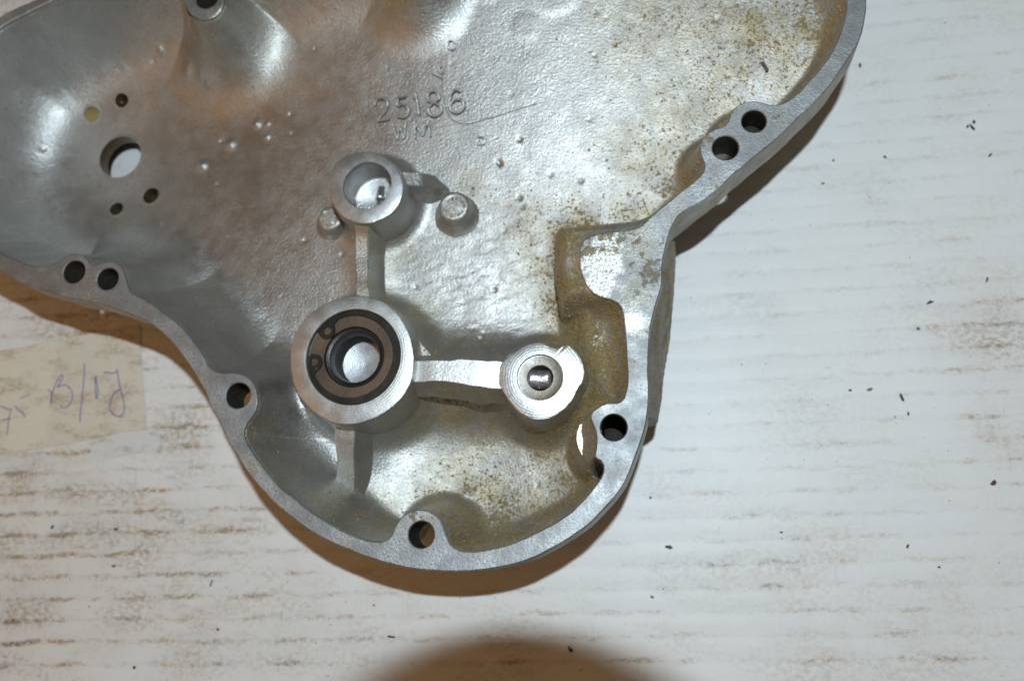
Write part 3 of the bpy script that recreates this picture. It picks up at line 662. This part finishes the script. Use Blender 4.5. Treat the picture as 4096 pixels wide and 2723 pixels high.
seam([(1790,255),(1772,290),(1768,345),(1775,400),(1785,440),(1805,475),(1835,493),(1870,497),(1915,487),(1980,468),(2090,433),(2150,416)], .24, .06)
seam([(1770,320),(1745,305),(1728,298)], .3, .08)

# ---- grains of silt stuck on the casting (one mass)
def grit():
    n = 42000; lo = Cin.min(0); hi = Cin.max(0); X = rng.uniform(lo[0], hi[0], n*14); Y = rng.uniform(lo[1], hi[1], n*14)
    dv = dirt(X, Y); clump = .35+.65*np.clip(vnoise(X, Y, 3, 77)+.3, 0, 1); k = (rng.uniform(size=len(X)) < (dv**1.8)*clump*.95) ; X, Y = X[k][:n*3], Y[k][:n*3]
    ins = sdist(Cin, X, Y) > .4
    for c, r in ((BIG, 19.8), (UP, 12), (SM, 12)): ins &= np.hypot(X-c[0], Y-c[1]) > r
    X, Y = X[ins][:n], Y[ins][:n]; Z = floor_z(X, Y); r = rng.gamma(3, .055, len(X))+.06
    o = np.array([[1,0,0],[-1,0,0],[0,1,0],[0,-1,0],[0,0,1],[0,0,-1]], float); f = [(0,2,4),(2,1,4),(1,3,4),(3,0,4),(2,0,5),(1,2,5),(3,1,5),(0,3,5)]
    V = np.stack([X, Y, Z+r*.3], 1)[:, None, :]+o[None]*(r[:, None, None]*rng.uniform(.6, 1.4, (len(X), 6, 1)))
    F = (np.arange(len(X))[:, None, None]*6+np.array(f)[None]).reshape(-1, 3)
    m = mesh_obj('silt_grains', V.reshape(-1, 3), F, [simple('silt_grain', (.32, .225, .075), .85, noise=260)], root, smooth=False); m['kind'] = 'stuff'
grit()

# ------------------------------------------------------------------ cardboard
_a = P(0, 2218, 0); _b = P(753, 2218, 0); _c = P(2500, 2258, 0); _d = P(3366, 2221, 0)
FL_ANG = .5*math.atan2(_b[1]-_a[1], _b[0]-_a[0])+.5*math.atan2(_d[1]-_c[1], _d[0]-_c[0])
PITCH = 86*float(np.linalg.norm(P(400, 2301, 0)-P(400, 2299, 0)))/2
def flute_phase(x, y): return (-x*math.sin(FL_ANG)+y*math.cos(FL_ANG))/PITCH
PH0 = flute_phase(*P(400, 2218, 0)[:2])
STAIN = [(200,1950,500,.8),(500,2150,450,.8),(100,2350,450,.9),(700,2400,400,.6),(1100,2450,350,.5),(300,1400,500,.75),(700,1700,250,.7),(900,2100,250,.65),(1500,2480,300,.4),(2000,2600,350,.5),(2400,2600,250,.45),(60,20,200,.9),
 (3950,1300,230,.75),(3700,1200,160,.3),(3000,2250,400,.35),(2700,1950,250,.32),(3300,2100,350,.3),(3600,2600,400,.35),(3050,1150,250,.22),(3500,700,350,.2),(3800,330,200,.3),(4000,1750,180,.5),(3300,2700,300,.4),(2600,2650,200,.5),(3200,1700,300,.24)]
_sc = [(*P(u, v, 0)[:2], r*.085, a) for u, v, r, a in STAIN]
def stain(X, Y):
    k = np.full(np.shape(X), .14)
    for x, y, r, a in _sc: k = np.maximum(k, a*np.exp(-((X-x)**2+(Y-y)**2)/r**2))
    return k
def card_mat():
    m, nt, b = new_mat('stained_white_card'); N = NT(nt)
    sep = N.n('ShaderNodeSeparateXYZ'); mp = N.n('ShaderNodeMapping'); mp.inputs['Rotation'].default_value = (0, 0, -FL_ANG); N.l(N.tc.outputs['Object'], mp.inputs[0]); rot = mp.outputs[0]
    N.l(rot, sep.inputs[0])
    wig = N.math('MULTIPLY', N.math('SUBTRACT', N.noise(60, 3, .6, rot), .5), .42)
    ph = N.math('ADD', N.math('SUBTRACT', N.math('DIVIDE', sep.outputs['Y'], PITCH*S), PH0), wig)
    fr = N.math('ABSOLUTE', N.math('SUBTRACT', N.math('FRACT', N.math('ADD', ph, .5)), .5))      # 0 on a flute line
    line = N.ramp(N.math('ADD', fr, N.math('MULTIPLY', N.math('SUBTRACT', N.noise(1.0, 4, .7, rot, (120, 300, 1)), .5), .34)), .02, .22, 1, 0)
    at = N.attr('stain')
    streak = N.ramp(N.noise(1.0, 5, .70, rot, (70, 170, 1)), .45, .64)
    gr = N.ramp(N.noise(1.0, 4, .72, rot, (600, 900, 1)), .34, .62)
    s1 = N.math('MULTIPLY', N.math('MULTIPLY', line, streak), N.math('MULTIPLY', gr, at))
    veil = N.math('MULTIPLY', N.math('MULTIPLY', N.ramp(N.noise(1.0, 6, .65, rot, (30, 42, 1)), .42, .75), N.ramp(N.noise(900, 3, .7), .30, .7)), N.math('MULTIPLY', at, .85))
    hatch = N.math('MULTIPLY', N.math('MULTIPLY', N.ramp(N.noise(1.0, 3, .6, rot, (900, 60, 1)), .52, .72), at), N.math('MULTIPLY', N.ramp(N.noise(1.0, 4, .6, rot, (45, 60, 1)), .45, .66), .5))
    s1 = N.math('ADD', s1, N.math('MULTIPLY', N.math('MULTIPLY', N.ramp(fr, .0, .13, 1, 0), gr), N.math('MULTIPLY', at, .17)))
    blot = N.math('MULTIPLY', N.math('MULTIPLY', N.ramp(N.noise(1.0, 5, .66, rot, (26, 70, 1)), .43, .63), N.ramp(N.noise(1.0, 4, .72, rot, (480, 620, 1)), .40, .62)), N.math('MULTIPLY', at, .95))
    hatch = N.math('ADD', hatch, blot)
    amt = N.math('MINIMUM', N.math('ADD', N.math('ADD', N.math('MULTIPLY', s1, 2.2), veil), hatch), 1.0)
    scol = N.mix(N.ramp(N.noise(75, 4, .6), .38, .66), (.40, .26, .13), (.29, .23, .16))
    scol = N.mix(N.ramp(N.noise(38, 3), .52, .7), scol, (.20, .12, .06))
    base = N.mix(N.noise(26, 5, .6), (.79, .785, .765), (.835, .83, .815))
    base = N.mix(N.math('MULTIPLY', at, .75), base, (.70, .675, .635))
    col = N.mix(N.math('MULTIPLY', amt, .88), base, scol)
    spk = N.ramp(N.noise(1.0, 2, .5, None, (620, 620, 1)), .735, .775)
    col = N.mix(N.math('MULTIPLY', spk, .75), col, (.05, .033, .022))
    N.l(col, b.inputs['Base Color']); b.inputs['Roughness'].default_value = .42; b.inputs['Specular IOR Level'].default_value = .35
    cw = N.n('ShaderNodeMath', operation='COSINE'); N.l(N.math('MULTIPLY', ph, 2*math.pi), cw.inputs[0])
    n1 = N.bump(cw.outputs[0], .5, -.06); n1 = N.bump(N.noise(120, 4), .25, .4, n1); n1 = N.bump(N.noise(1.0, 3, .6, rot, (300, 2500, 1)), .12, .1, n1)
    N.l(n1, b.inputs['Normal']); return m
def build_card():
    xs = np.arange(-420, 330, 3.0); ys = np.arange(-260, 420, 3.0); X, Y = np.meshgrid(xs, ys, indexing='ij'); nx, ny = X.shape
    Z = -.12-.10*(1+vnoise(X, Y, 60, 41))
    idx = np.arange(nx*ny).reshape(nx, ny); F = np.stack([idx[:-1, :-1].ravel(), idx[1:, :-1].ravel(), idx[1:, 1:].ravel(), idx[:-1, 1:].ravel()], 1)
    V = np.stack([X.ravel(), Y.ravel(), Z.ravel()], 1)
    o = mesh_obj('cardboard_ground', V, F, card_mat(), attrs={'stain': stain(V[:, 0], V[:, 1])}); o['kind'] = 'structure'
build_card()

# ------------------------------------------------------------------ paper label with pen writing
def sheet(name, outline_px, z, thick, m, step=1.0, seedc=61, curl=0.0, attrs=None):
    op = ccw(catmull(PXY(outline_px, z), step)); pts = [Vector(p) for p in op]; n = len(op)
    gx = [Vector((x, y)) for x in np.arange(op[:, 0].min(), op[:, 0].max(), 3) for y in np.arange(op[:, 1].min(), op[:, 1].max(), 3)]
    gi = np.array([[p.x, p.y] for p in gx]); k = inside(op, gi[:, 0], gi[:, 1]) & (dist_poly(op, gi[:, 0], gi[:, 1]) > 1.0)
    pts += [g for g, q in zip(gx, k) if q]
    rv, re, rf, a, b, c = delaunay_2d_cdt(pts, [(i, (i+1) % n) for i in range(n)], [], 0, 1e-5)
    rp = np.array([[p.x, p.y] for p in rv]); tri = np.array(rf); cen = rp[tri].mean(1); tri = tri[inside(op, cen[:, 0], cen[:, 1])]
    zz = z+.03*vnoise(rp[:, 0], rp[:, 1], 9, seedc)
    V = [(*p, q) for p, q in zip(rp, zz)]; F = [tuple(t) for t in tri]; s0 = len(V)
    V += [(*p, z-thick) for p in op]; F += [(i, s0+i, s0+(i+1) % n, (i+1) % n) for i in range(n)]
    V = np.array(V); return mesh_obj(name, V, F, m, None, origin=(*V[:, :2].mean(0), 0), auto=40, attrs={'stain': stain(V[:, 0], V[:, 1])})
def label_mat():
    m, nt, b = new_mat('yellowed_label_paper'); N = NT(nt); at = .75
    base = N.mix(N.noise(45, 4), (.70, .645, .53), (.76, .71, .60))
    sx = N.n('ShaderNodeSeparateXYZ'); N.l(N.tc.outputs['Object'], sx.inputs[0])
    cut = N.ramp(N.math('ADD', sx.outputs['X'], N.math('MULTIPLY', N.noise(400, 2), .002)), -.0005, .0012)
    base = N.mix(N.math('MULTIPLY', cut, .45), base, (.62, .58, .49))
    st = N.math('MULTIPLY', N.ramp(N.noise(1, 5, .68, None, (55, 150, 1)), .45, .66), N.ramp(N.noise(1, 4, .7, None, (600, 1100, 1)), .32, .68))
    ed = N.ramp(N.noise(1, 3, .6, None, (110, 110, 1)), .58, .70)
    col = N.mix(N.math('MULTIPLY', st, .8), base, (.27, .165, .07)); col = N.mix(N.math('MULTIPLY', ed, .25), col, (.42, .31, .18))
    N.l(col, b.inputs['Base Color']); b.inputs['Roughness'].default_value = .38
    N.l(N.bump(N.noise(160, 4), .3, .4), b.inputs['Normal']); return m
LZ = .16
Z1 = lambda pts: [(x/2.1445, 1250+y/2.1445) for x, y in pts]
lab = sheet('paper_label', [(-120,1428),(0,1402)]+Z1([(200,290),(400,250),(555,225),(860,165),(1150,112),(1195,112),(1205,200),(1207,280),(1220,480),(1235,700),(1250,850),(1250,950),(1235,985),(1190,1008),(1100,1018),(800,1080),(500,1135),(200,1185),(0,1215)])+[(-120,1840)], LZ, .3, label_mat())
tag(lab, "yellowed paper label with violet pen writing stuck to the cardboard at the left", "label")
PEN = [[(0,800),(40,815),(70,830),(97,823)],[(97,823),(85,870),(72,940),(62,1050)],[(15,925),(50,915),(90,905)],[(125,798),(150,825),(185,850),(212,880),(212,893),(200,893)],[(172,737),(215,718),(260,700)],
 [(410,655),(428,672),(442,685),(444,730),(435,790)],[(437,785),(445,700),(480,610),(520,540),(535,532),(538,550),(520,590),(490,645)],[(490,645),(520,625),(560,622),(600,650),(622,700),(615,750),(590,795),(560,818),(530,810),(522,790)],
 [(722,437),(724,500),(712,640),(700,780),(688,870),(688,938)],[(818,548),(830,600),(840,660),(838,700),(826,742)],[(826,742),(820,680),(816,600),(819,556),(832,548)],[(885,518),(920,510),(955,522),(985,515),(1005,495),(1005,482)],
 [(1005,482),(1012,540),(1030,640),(1055,740),(1068,800),(1060,850),(1035,885),(1000,888),(960,855),(942,810),(950,750),(980,690),(1010,665),(1040,658)]]
def pen():
    V = []; F = []
    for s_ in PEN:
        v, f = ribbon_geo(PXY(Z1(s_), LZ), .19, .035, lambda X, Y: np.full(np.shape(X), LZ+.035), step=.3, sink=.03, shoulder=.8); s0 = len(V); V += v; F += [tuple(i+s0 for i in q) for q in f]
    V = np.array(V); mesh_obj('pen_writing', V, F, M_INK, lab, origin=V.mean(0), smooth=False)
pen()
scrap_m, nt, b = new_mat('glossy_grey_paper'); N = NT(nt)
N.l(N.mix(N.ramp(N.noise(1, 5, .65, None, (90, 220, 1)), .52, .70), (.68, .68, .67), (.45, .38, .30)), b.inputs['Base Color']); b.inputs['Roughness'].default_value = .3
N.l(N.bump(N.noise(110, 4), .5, .6), b.inputs['Normal'])
sc_o = sheet('paper_scrap', Z1([(735,1098),(900,1062),(1100,1030),(1200,1015),(1260,1020),(1340,1050),(1375,1110),(1380,1200),(1300,1205),(1180,1200),(1050,1235),(960,1248),(890,1255),(850,1210),(800,1165)]), .08, .25, scrap_m, seedc=66)
tag(sc_o, "torn scrap of glossy grey paper stuck under the lower edge of the label", "paper scrap")

# ------------------------------------------------------------------ flakes of dirt lying on the card
def flake(pts_px, m, label, thick=.5):
    op = ccw(np.array(PXY(pts_px, .3))); c = op.mean(0); n = len(op); V = [(*p, -.15) for p in op]+[(*(c+(p-c)*.82), thick*(.6+.4*random.random())) for p in op]+[(*c, thick)]
    F = [(i, (i+1) % n, n+(i+1) % n, n+i) for i in range(n)]+[(n+i, n+(i+1) % n, 2*n) for i in range(n)]
    o = mesh_obj('dirt_flake', V, F, m, None, origin=(*c, 0), smooth=False); tag(o, label, 'dirt flake', 'loose flakes lying on the cardboard'); return o
def blob(u, v, a, b_, rot, seed, n=9):
    r = np.random.default_rng(seed); t = np.linspace(0, 2*math.pi, n, endpoint=False); q = r.uniform(.5, 1.35, n); R_ = math.radians(rot)
    x = a*np.cos(t)*q; y = b_*np.sin(t)*q; return [(u+X*math.cos(R_)-Y*math.sin(R_), v+X*math.sin(R_)+Y*math.cos(R_)) for X, Y in zip(x, y)]
FLK = [(3889,508,17,6,45,M_FLAKE,"long black flake in the trio of specks near the upper right corner"),(3897,487,7,8,10,M_FLAKE,"upper right small black flake of the trio near the upper right corner"),(3872,505,6,7,30,M_FLAKE,"lower left small black flake of the trio near the upper right corner"),
 (3963,619,13,5,-30,M_RUSTF,"short brown flake below the trio of black specks at the right edge"),(3722,1208,15,8,-20,M_FLAKE,"black flake with a brown smear half way down the right side"),
 (3673,1313,7,8,0,M_FLAKE,"round black speck below the smeared black flake on the right"),(3293,733,7,7,0,M_FLAKE,"black speck nearest the shadow under the cover's right edge"),(3334,640,6,6,0,M_FLAKE,"black speck just above and right of the one nearest the shadow"),
 (3539,627,9,6,20,M_FLAKE,"oval black speck left of the row of tan flute spots"),(3608,1590,7,20,-25,M_FLAKE,"thin black sliver curving down in the right middle of the cardboard"),(3634,1653,5,11,-10,M_RUSTF,"small brown tail below the thin black sliver"),
 (3481,1557,14,9,10,M_TANF,"tan crumb left of the thin black sliver"),(2675,2187,20,11,-15,M_FLAKE,"dark smudged flake right of the cover's lower curve"),(3128,2128,9,6,15,M_FLAKE,"black fleck far right of the cover's lower curve"),
 (2603,1989,7,6,0,M_FLAKE,"black fleck close to the cover's lower right edge"),(3975,1928,14,16,0,M_RUSTF,"dark brown flake on a smear at the lower right edge"),(3633,2182,6,10,20,M_RUSTF,"dark red sliver in the lower right of the cardboard"),
 (3758,2267,8,6,20,M_RUSTF,"dark red speck right of and below the red sliver"),(1560,2546,18,6,4,M_RUSTF,"dark lozenge flake at the left of the lens shadow"),(2279,2597,9,17,-35,M_FLAKE,"dark oval flake inside the right of the lens shadow"),
 (2608,2387,9,8,30,M_TANF,"olive crumb above the right end of the lens shadow"),(207,2107,5,11,35,M_RUSTF,"brown leaf-shaped flake at the far left below the label"),(461,2116,8,8,0,M_RUSTF,"brown crumb right of the leaf-shaped flake"),
 (452,2264,8,9,0,M_TANF,"light brown crumb below the brown crumb at lower left"),(869,2515,5,7,0,M_RUSTF,"small brown speck at lower left beyond the crumbs"),(533,2669,8,8,0,M_RUSTF,"dark brown flake at the bottom left edge"),
 (842,2333,3,16,15,M_FLAKE,"thin grey-black splinter at lower left"),(3950,1119,5,13,15,M_RUSTF,"curled brown sliver high at the right edge"),(3441,262,6,12,10,M_FLAKE,"black sliver beside the cover's upper right edge")]
for i, (u, v, a, b_, rot, m, lb) in enumerate(FLK): flake(blob(u, v, a*.9, b_*.85, rot, 100+i, 7+i % 5), m, lb, .3)
# black scab lying on the casting floor
def scab():
    pts = [(3040,248),(3052,243),(3062,255),(3066,268),(3075,278),(3074,292),(3062,294),(3058,280),(3050,268)]
    q = np.array([onfloor(u, v) for u, v in pts]); c = q.mean(0); n = len(q)
    V = [(p[0], p[1], p[2]-.2) for p in q]+[(*(c+(p-c)*.75)[:2], p[2]+.5) for p in q]+[(c[0], c[1], c[2]+.6)]; F = [(i, (i+1) % n, n+(i+1) % n, n+i) for i in range(n)]+[(n+i, n+(i+1) % n, 2*n) for i in range(n)]
    o = mesh_obj('dirt_flake', V, [f[::-1] for f in F], M_FLAKE, None, origin=c, smooth=False); tag(o, 'black crooked scab of dirt lying inside the cover at its upper right', 'dirt flake', 'loose flakes inside the cover')
scab()
def card_grit():
    n = 900; U = rng.uniform(0, 4096, n*3); Vv = rng.uniform(0, 2723, n*3); pts = np.array([P(u, v, 0)[:2] for u, v in zip(U, Vv)])
    k = (sdist(Cout, pts[:, 0], pts[:, 1]) < -4) & (rng.uniform(size=len(pts)) < stain(pts[:, 0], pts[:, 1])**1.6); pts = pts[k][:n]; r = rng.gamma(1.6, .05, len(pts))+.035
    o = np.array([[1,0,0],[-1,0,0],[0,1,0],[0,-1,0],[0,0,1],[0,0,-1]], float); f = [(0,2,4),(2,1,4),(1,3,4),(3,0,4),(2,0,5),(1,2,5),(3,1,5),(0,3,5)]
    V = np.concatenate([pts, np.zeros((len(pts), 1))], 1)[:, None]+o[None]*r[:, None, None]*rng.uniform(.5, 1.6, (len(pts), 6, 1)); F = (np.arange(len(pts))[:, None, None]*6+np.array(f)[None]).reshape(-1, 3)
    m = mesh_obj('loose_grit', V.reshape(-1, 3), F, [simple('dark_grit', (.055, .035, .022), .8, noise=300)], smooth=False)
    tag(m, 'scattered dark grit and crumbs over the white cardboard', 'grit', kind='stuff')
card_grit()

# ------------------------------------------------------------------ the photographer's lens, whose shadow falls across the bottom edge
def lens():
    n = 96; prof = [(27.5, 29), (31.2, 29), (32.5, 20), (36, -30), (39, -32), (39, -70), (41, -72), (41, -105), (36, -110)]; V = []; F = []
    for r, f in prof:
        for t in np.linspace(0, 2*math.pi, n, endpoint=False): V.append(camvec(r*math.cos(t), r*math.sin(t), f))
    for q in range(len(prof)-1):
        for i in range(n): j = (i+1) % n; F.append((q*n+i, q*n+j, (q+1)*n+j, (q+1)*n+i))
    o = mesh_obj('camera_lens', V, F, M_LENS, None, origin=camvec(0, 0, -50), auto=30); tag(o, 'black camera lens held above the cover, throwing the round shadow on the bottom edge', 'camera lens')
lens()
